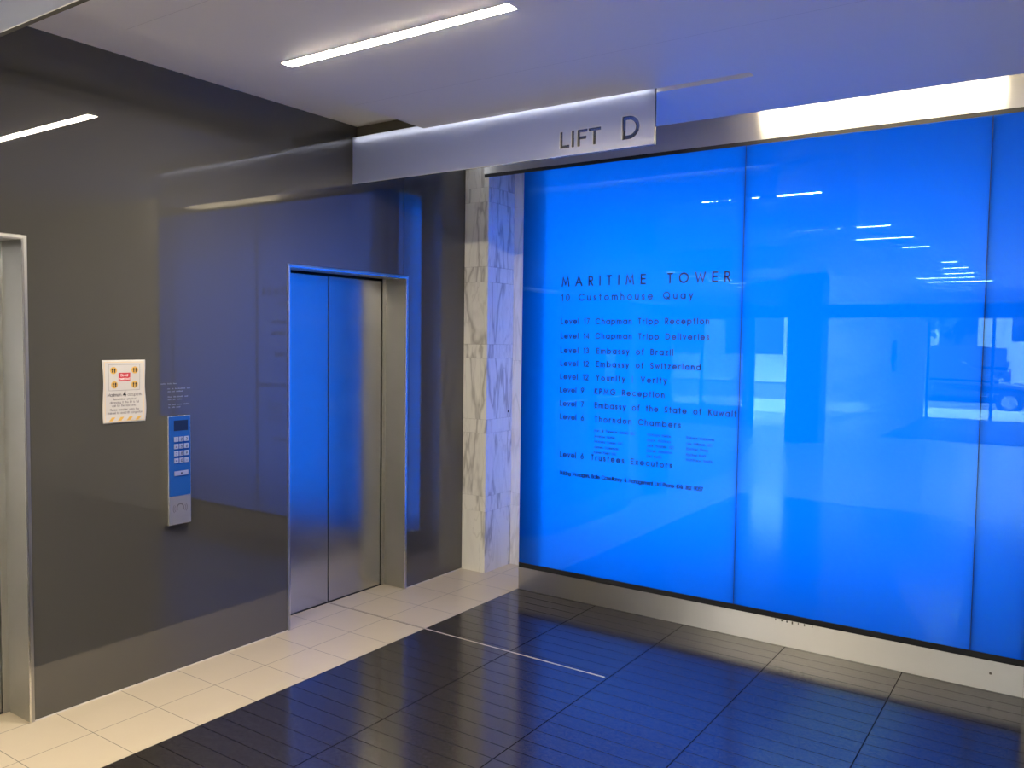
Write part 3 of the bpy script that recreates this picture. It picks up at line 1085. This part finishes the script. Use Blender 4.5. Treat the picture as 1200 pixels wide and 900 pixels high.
# ---- keypad
def keypad():
    y0, y1, z0, z1, dp = 2.330, 2.452, .734, 1.262, .032
    t = empty('lift_keypad', (0, (y0 + y1) / 2, z0), 'slim wall keypad with blue face and number buttons right of the notice', 'keypad')
    oy = (y0 + y1) / 2
    def P(mb, name, mat, parent=t, bevel=0):
        mb.v = [(a, q - oy, z - z0) for a, q, z in mb.v]
        return mb.build(name, mat, parent, bevel)
    P(MB().box(0.0005, dp, y0, y1, z0, z1), 'body', M['steel_bright'], bevel=.0018)
    zs_ = .872
    P(MB().box(dp, dp + .0015, y0 + .004, y1 - .003, zs_ + .002, z1 - .004), 'face_plate', M['keyblue'])
    P(MB().box(dp, dp + .0015, y0 + .004, y1 - .003, z0 + .003, zs_ - .001), 'lower_plate', M['keyplate'])
    x = dp + .0015
    sc = MB()
    sc.box(x, x + .0008, 2.360, 2.436, 1.189, 1.240)
    s = P(sc, 'screen', M['screen'])
    rows = [('1', '2', '3'), ('4', '5', '6'), ('7', '8', '9'), ('*', '0', '-')]
    for r in range(4):
        for c_ in range(3):
            ya, yb = 2.360 + c_ * .0272, 2.360 + c_ * .0272 + .0222
            za = 1.137 - r * .0345
            b_ = P(MB().box(x, x + .005, ya, yb, za, za + .0235), 'button', M['button'], bevel=.0012)
            ch = rows[r][c_]
            if ch == '*':
                dm = MB().tube([(x + .0051, (ya + yb) / 2, za + .0115), (x + .0056, (ya + yb) / 2, za + .0115)], .004, 12)
                P(dm, 'digit', M['ink'], b_)
            else:
                letters('digit', M['ink'], text_shape(ch, .013, (ya + yb) / 2 - oy, None, .18, align='c'), lambda u, v, za=za: (x + .0056, u, v + za + .005 - z0), b_)
    wb_ = P(MB().box(x, x + .005, 2.360, 2.434, .972, .994), 'wide_button', M['button'], bevel=.0012)
    dm = MB().tube([(x + .0051, 2.397, .983), (x + .0056, 2.397, .983)], .0045, 12)
    P(dm, 'digit', M['ink'], wb_)
    # hearing loop symbol
    sy = MB()
    def rb(pts, wdt):
        v, f = ribbon(pts, wdt)
        sy.add([(x + .0006, a, b__) for a, b__ in v], f)
    rb([(2.3735, .806)] + [(2.391 + .0175 * math.cos(math.radians(a)), .815 + .018 * math.sin(math.radians(a))) for a in range(180, -1, -15)] + [(2.4085, .806)], .0062)
    for rr in (.030, .038):
        for sgn in (1, -1):
            rb([(2.391 + sgn * rr * math.cos(math.radians(a)), .812 + rr * .85 * math.sin(math.radians(a))) for a in range(-32, 33, 8)], .0028)
    lp = [o for o in kids(t) if o.name.startswith('lower_plate')][0]
    P(sy, 'loop_symbol', M['grey_ink'], lp)
    return t
keypad()


# ---- notice
def notice():
    y0, y1, z0, z1 = 2.027, 2.2325, 1.2465, 1.5335
    t = empty('notice', (0, (y0 + y1) / 2, z0), 'white printed paper notice with red box and footprint circles, taped left of the keypad', 'notice')
    oy = (y0 + y1) / 2
    def surf(y, z, off=0.0):
        a = (y - y0) / (y1 - y0)
        b_ = (z - z0) / (z1 - z0)
        x = .0025 + .004 * math.sin(b_ * math.pi) * abs(2 * a - 1) ** 2 + .0025 * math.sin(b_ * 9) * a + .006 * max(0, .18 - b_) * 3 * (1 - a)
        yy = y - (.0022 * math.sin(b_ * math.pi * 2.2) * (1 if a < .5 else -1) if abs(2 * a - 1) > .93 else 0)
        return (x + off, yy - oy, z - z0)
    mb = MB()
    n, m = 24, 32
    vs = [surf(y0 + (y1 - y0) * i / n, z0 + (z1 - z0) * j / m) for j in range(m + 1) for i in range(n + 1)]
    fs = [(j * (n + 1) + i, j * (n + 1) + i + 1, (j + 1) * (n + 1) + i + 1, (j + 1) * (n + 1) + i) for j in range(m) for i in range(n)]
    mb.add(vs, fs, 0, True)
    paper = mb.build('paper', M['paper'], t, fix=False)
    sd = paper.modifiers.new('thick', 'SOLIDIFY')
    sd.thickness = .0004
    sd.offset = -1
    def patch(q, mat, name, off=.0006, par=paper):
        """polygon print, subdivided so that it follows the paper"""
        mbp = MB()
        mbp.add([surf(a, b_, off) for a, b_ in q], [list(range(len(q)))])
        return mbp.build(name, mat, par, fix=False)
    def rect(a, b_, c_, d_, mat, name, off=.0006):
        k = 8
        mbp = MB()
        vs_ = [surf(a + (b_ - a) * i / k, c_ + (d_ - c_) * j / k, off) for j in range(k + 1) for i in range(k + 1)]
        mbp.add(vs_, [(j * (k + 1) + i, j * (k + 1) + i + 1, (j + 1) * (k + 1) + i + 1, (j + 1) * (k + 1) + i) for j in range(k) for i in range(k)])
        return mbp.build(name, mat, paper, fix=False)
    def border(a, b_, c_, d_, wdt, mat, name, off=.0006):
        mbp = MB()
        for p0, p1 in (((a, c_), (b_, c_)), ((b_, c_), (b_, d_)), ((b_, d_), (a, d_)), ((a, d_), (a, c_))):
            pts = [(p0[0] + (p1[0] - p0[0]) * i / 10, p0[1] + (p1[1] - p0[1]) * i / 10) for i in range(11)]
            v, f = ribbon(pts, wdt)
            mbp.add([surf(u, w_, off) for u, w_ in v], f)
        return mbp.build(name, mat, paper, fix=False)
    border(y0 + .010, y1 - .010, z0 + .008, z1 - .010, .0022, M['amber_pale'], 'outer_border')
    border(2.056, 2.205, 1.395, 1.513, .0012, M['grey_ink'], 'picture_border')
    for cy, cz in ((2.079, 1.486), (2.181, 1.487), (2.083, 1.421), (2.181, 1.420)):
        circ = [(cy + .0165 * math.cos(math.radians(a)), cz + .0165 * math.sin(math.radians(a))) for a in range(0, 360, 15)]
        ft = patch(circ, M['amber'], 'footprint_spot', .0008)
        mbp = MB()
        for s in (-1, 1):
            for (oz, rx, rz) in ((.0035, .0038, .0062), (-.0062, .0030, .0042)):
                pts = [(cy + s * .0056 + rx * math.cos(math.radians(a)), cz + oz + rz * math.sin(math.radians(a))) for a in range(0, 360, 30)]
                mbp.add([surf(u, w_, .0011) for u, w_ in pts], [list(range(12))])
        fo = mbp.build('footprint', M['ink'], paper, fix=False)
    rect(2.103, 2.159, 1.436, 1.475, M['red'], 'red_box', .0007)
    def tx(s, cy, z, cap, wdt, mat=M['grey_ink'], weight=.13, off=.0009):
        v, f = text_shape(s, cap, cy - wdt / 2, cy + wdt / 2, weight)
        mbp = MB()
        mbp.add([surf(u, w_ + z, off) for u, w_ in v], f)
        return mbp.build('print', mat, paper, fix=False)
    tx('Do not', 2.131, 1.459, .010, .034, M['white_print'], .2, .0012)
    tx('overcrowd', 2.131, 1.443, .010, .050, M['white_print'], .2, .0012)
    tx('Maximum', 2.082, 1.369, .013, .066, M['grey_ink'], .17)
    tx('4', 2.131, 1.369, .020, .012, M['ink'], .3) if False else None
    v, f = text_shape('4', .019, 2.126, None, .28)
    mb4 = MB()
    mb4.add([surf(u, w_ + 1.369, .0009) for u, w_ in v], f)
    mb4.build('print', M['ink'], paper, fix=False)
    tx('occupants', 2.180, 1.369, .013, .066, M['grey_ink'], .13)
    tx('Remember physical', 2.131, 1.351, .009, .108)
    tx('distancing. If the lift is full', 2.129, 1.336, .009, .138)
    tx('wait for the next one.', 2.126, 1.321, .009, .114)
    tx('Please consider using the', 2.130, 1.303, .009, .138)
    tx('stairwell to avoid lift congestion', 2.132, 1.288, .009, .166)
    for k in range(4):
        a = 2.054 + k * .0425
        patch([(a, 1.2565), (a + .017, 1.2565), (a + .031, 1.2735), (a + .014, 1.2735)], M['amber'], 'hazard_stripe', .0008)
    return t
notice()

# ================================================================== BEHIND THE CAMERA: what the glass mirrors
# ---- dark end pier, marble passage wall, side lobby
ep = MB()
ep.box(-.45, .1, -5.57, -5.12, 0, ZC)
struct(ep.build('wall_pier', M['black']), 'dark pier at the end of the side lobby, mirrored in the blue glass', 'wall')
mw = MB()
yy = -12.2
cuts = [-12.2, -11.2, -10.2, -9.2, -8.2, -7.2, -6.3, -5.57]
for a, b_ in zip(cuts, cuts[1:]):
    for c_, d_ in ((0, 1.15), (1.15, 2.25), (2.25, ZC)):
        mw.box(-.45, .1, a + .001, b_ - .001, c_ + .001, d_ - .001)
struct(mw.build('wall_passage', M['marble_plain']), 'pale marble wall of the entrance passage, mirrored in the blue glass', 'wall')
sl_ = MB()
sl_.box(-4.25, -4.2, -7.3, -1.6, 0, ZC)
sl_.box(-4.2, -.3, -1.6, -1.55, 0, ZC)
sl_.box(-4.2, -.45, -7.35, -7.3, 2.25, ZC)
sl_.box(-4.2, -1.77, -7.35, -7.3, 0, 2.25)
struct(sl_.build('wall_side', M['plaster']), 'plain wall of the side lobby beyond the lifts', 'wall')

def glazing(name, xs_, y, z0, z1, label):
    t = empty(name, (0, y, 0), label, 'window', kind='structure')
    for a, b_ in zip(xs_, xs_[1:]):
        MB().box(a + .03, b_ - .03, -.004, .004, z0, z1 - .05).build('pane', M['window'], t)
    fr_ = MB()
    for a in xs_: fr_.box(a - .03, a + .03, -.04, .04, z0, z1)
    fr_.box(xs_[0] - .03, xs_[-1] + .03, -.04, .04, z1 - .05, z1)
    fr_.build('window_frame', M['frame'], t)
    return t
glazing('window_1', [.76, 2.05, 3.4, 4.7, 5.57], -12.15, 0, 2.32, 'glazed street entrance, mirrored at the right of the blue glass')
glazing('window_2', [-1.74, -.48], -7.33, 0, 2.25, 'glazed side opening, mirrored beside the pane joint')
w3 = empty('fill_window', (5.62, -7.4, 0), 'added side window letting fill daylight into the lobby, out of the picture', 'window', kind='structure')  # invented opening that feeds neutral daylight to the lobby
for k in range(4):
    ya = -4.75 + k * 2.38
    MB().box(-.004, .004, ya, ya + 2.33, .32, 2.68).build('pane', M['window'], w3)
    MB().box(-.03, .03, ya - .05, ya, .3, 2.7).build('window_frame', M['frame'], w3)
hb = MB()
hb.box(.1, 5.6, -12.2, -12.1, 2.32, ZC + .1)
hb.box(.1, .70, -12.2, -12.11, 0, 2.32)
struct(hb.build('wall_front', M['plaster']), 'header wall above the street entrance', 'wall')
mt = MB()
mt.box(.72, 5.0, -11.72, -7.0, .0005, .012)
tag(mt.build('entrance_mat', M['black'], bevel=.004), 'dark entrance mat inside the street doors, mirrored in the blue glass', 'mat')
sg = MB()
sg.box(.1, .16, -11.7, -11.45, 1.05, 1.75)
sgo = sg.build('notice_board', M['frame'])
tag(sgo, 'dark notice board on the marble wall by the street doors', 'board')

lt = MB()
lt.box(-4.2, 5.6, -5.60, -5.47, 2.09, 2.31)
struct(lt.build('beam', M['frame']), 'dark beam across the passage, mirrored above the cars in the blue glass', 'beam')
# ---- outside
M['pave'] = simple('pavement', (.46, .45, .43), .8, var=.12)
M['road'] = simple('asphalt', (.11, .11, .12), .85, var=.2)
M['stone'] = simple('facade_stone', (.78, .76, .70), .8, var=.1)
M['leaf'] = simple('leaves', (.08, .16, .04), .6, var=.4)
M['bark'] = simple('bark', (.12, .08, .05), .9)
M['carblack'] = simple('car_paint_black', (.012, .013, .016), .12)
M['carsilver'] = simple('car_paint_silver', (.42, .43, .45), .18, .6)
M['carglass'] = simple('car_glass', (.01, .012, .014), .03)
M['rubber'] = simple('rubber', (.015, .015, .015), .8)
M['white'] = simple('white_paint', (.8, .8, .78), .4)
M['headlamp'] = simple('lamp_glass', (.7, .72, .75), .1)
M['taillamp'] = simple('tail_lamp_glass', (.35, .01, .01), .15)
gd = MB()
gd.box(-16, 22, -15.9, -12.2, -.12, -.02)
gd.box(5.66, 22, -12.2, 2, -.12, -.02)
gd.box(-16, -.45, -12.2, -7.3, -.12, -.02)
struct(gd.build('ground_pavement', M['pave']), 'sunlit street pavement outside the entrance', 'ground')
gd = MB()
gd.box(-16, 22, -30, -15.9, -.26, -.16)
struct(gd.build('ground_road', M['road']), 'asphalt road outside the entrance', 'ground')
cp = MB()
cp.box(-1, 9, -13.3, -12.2, 3.2, 3.4)
struct(cp.build('canopy', M['plaster']), 'canopy over the street entrance', 'canopy')


def car(x, y, label, paint, tall=0.0, flip=False):
    t = empty('car', (x, y, -.16), label, 'car')
    if flip: t.rotation_euler.z = math.pi
    z = lambda q: q + tall * .5
    S = [(-2.22, .42, .78, .70), (-2.10, .30, .92, .82), (-1.3, .24, .96, .88), (0, .24, .93, .89), (1.0, .24, .92, .88), (1.75, .27, .80, .84), (2.15, .34, .66, .74), (2.28, .42, .56, .60)]
    vs, fs = [], []
    for sx, zb, zt, hw in S:
        zt = z(zt)
        for sy, zz in ((-.86, zb), (-1, zb + (zt - zb) * .3), (-1, zt - .12), (-.9, zt), (.9, zt), (1, zt - .12), (1, zb + (zt - zb) * .3), (.86, zb)):
            vs.append((sx, sy * hw, zz))
    for i in range(len(S) - 1):
        for k in range(8):
            fs.append((i * 8 + k, i * 8 + (k + 1) % 8, (i + 1) * 8 + (k + 1) % 8, (i + 1) * 8 + k))
    fs.append(tuple(range(8)))
    fs.append(tuple(range((len(S) - 1) * 8 + 7, (len(S) - 1) * 8 - 1, -1)))
    mb = MB()
    mb.add(vs, fs, 0, True)
    body = mb.build('body', paint, t)
    body.modifiers.new('sub', 'SUBSURF').levels = 1
    body.modifiers['sub'].render_levels = 2
    rz = 1.42 + tall
    C_ = [(-1.95, z(.94), .74, z(.95)), (-1.25, rz - .06, .60, z(.95)), (-.4, rz, .62, z(.94)), (.25, rz - .04, .61, z(.93)), (1.15, z(.92), .72, z(.90))]
    if tall: C_[0] = (-2.1, rz - .12, .66, z(.95))
    vs, fs = [], []
    for sx, zt, hw, zb in C_:
        zb = min(zb, zt) - .03
        for q in ((-.82 if zt > zb + .1 else -.78, zb), (-hw, zt), (hw, zt), (.82 if zt > zb + .1 else .78, zb)): vs.append((sx, q[0], q[1]))
    for i in range(len(C_) - 1):
        for k in range(4):
            fs.append((i * 4 + k, i * 4 + (k + 1) % 4, (i + 1) * 4 + (k + 1) % 4, (i + 1) * 4 + k))
    fs += [(0, 1, 2, 3), tuple(range((len(C_) - 1) * 4 + 3, (len(C_) - 1) * 4 - 1, -1))]
    mb = MB()
    mb.add(vs, fs)
    mb.build('windows', M['carglass'], t, .03)
    rf = MB()
    pts = C_[1:4] if not tall else C_[0:4]
    vs = []
    for sx, zt, hw, zb in pts:
        for q in (-hw - .01, hw + .01):
            vs += [(sx, q, zt - .035), (sx, q, zt + .015)]
    fs = []
    for i in range(len(pts) - 1):
        a = i * 4
        fs += [(a + 1, a + 3, a + 7, a + 5), (a, a + 4, a + 6, a + 2), (a, a + 1, a + 5, a + 4), (a + 2, a + 6, a + 7, a + 3)]
    e = (len(pts) - 1) * 4
    fs += [(0, 2, 3, 1), (e, e + 1, e + 3, e + 2)]
    rf.add(vs, fs)
    rf.build('roof', paint, t, .012)
    for sx in (-1.38, 1.42):
        for sy in (-.78, .78):
            wh = MB()
            s = 1 if sy > 0 else -1
            wh.tube([(sx, sy - s * .10, .32), (sx, sy - s * .08, .32), (sx, sy + s * .08, .32), (sx, sy + s * .10, .32)], [.28, .32, .32, .28], 24)
            wo_ = wh.build('wheel', M['rubber'], t)
            rm = MB()
            rm.tube([(sx, sy + s * .095, .32), (sx, sy + s * .108, .32)], [.20, .17], 20)
            rm.build('rim', M['carsilver'], wo_)
    for sy in (-.62, .62):
        MB().box(2.10, 2.24, sy - .14, sy + .14, z(.50), z(.60)).build('headlamp', M['headlamp'], t, .03)
        MB().box(-2.22, -2.10, sy - .12, sy + .12, z(.66), z(.82)).build('tail_lamp', M['taillamp'], t, .02)
    for sy in (-.92, .92):
        MB().box(.70, .82, sy - .07, sy + .07, z(.92), z(1.02)).build('wing_mirror', paint, t, .02)
    return t

car(.75, -17.1, 'black car parked side-on outside the entrance, mirrored at right in the blue glass', M['carblack'])
car(-.3, -22.6, 'dark tall car farther across the street behind the black car', M['carblack'], .42, True)
car(5.0, -22.4, 'silver car farther across the street at the right', M['carsilver'], .05)

bd = empty('building', (2, -31, -.2), 'stone building across the street, mirrored above the cars', 'building')
wl_ = MB()
wl_.box(-18, 20, -1.5, 0, 0, 4.6)
wl_.build('wall', M['stone'], bd)
for i in range(14):
    for j in range(1):
        x_ = -17 + i * 2.7
        f_ = MB()
        f_.box(x_, x_ + 1.7, -.05, .06, 1.2 + j * 3.6, 3.6 + j * 3.6)
        fo = f_.build('window', M['white'], bd)
        MB().box(x_ + .12, x_ + 1.58, .055, .075, 1.32 + j * 3.6, 3.48 + j * 3.6).build('window_pane', M['carglass'], fo)


def tree(x, y, hgt, label):
    t = empty('tree', (x, y, -.2), label, 'tree')
    MB().tube([(0, 0, 0), (.05, 0, hgt * .3), (0, .05, hgt * .55)], [.16, .12, .07], 10).build('trunk', M['bark'], t)
    lf = MB()
    rnd = random.Random(int(x * 100))
    for k in range(1500):
        th, ph = rnd.uniform(0, 6.283), math.acos(rnd.uniform(-1, 1))
        r = hgt * .28 * rnd.uniform(.45, 1)
        cx = Vector((r * math.sin(ph) * math.cos(th), r * math.sin(ph) * math.sin(th), hgt * .66 + r * .9 * math.cos(ph)))
        a = Vector((rnd.gauss(0, 1), rnd.gauss(0, 1), rnd.gauss(0, 1))).normalized()
        b_ = a.cross(Vector((rnd.gauss(0, 1), rnd.gauss(0, 1), rnd.gauss(0, 1)))).normalized()
        s = .13
        lf.add([cx - a * s, cx + b_ * s * .6, cx + a * s, cx - b_ * s * .6], [(0, 1, 2, 3)])
    lf.build('foliage', M['leaf'], t, fix=False)
tree(-1.2, -26.0, 5.2, 'leafy street tree behind the tall dark car')
tree(3.9, -26.5, 4.8, 'leafy street tree between the dark and the silver car')
po = MB()
po.tube([(0, 0, 0), (0, 0, 1.6)], .09, 16)
pt = empty('street_post', (2.05, -20.2, -.16), 'white post on the street between the parked cars', 'post')
po.build('shaft', M['white'], pt)
pc = MB()
pc.box(-.22, .22, -.03, .03, 1.35, 1.95)
pc.build('sign_plate', M['white'], pt, .01)
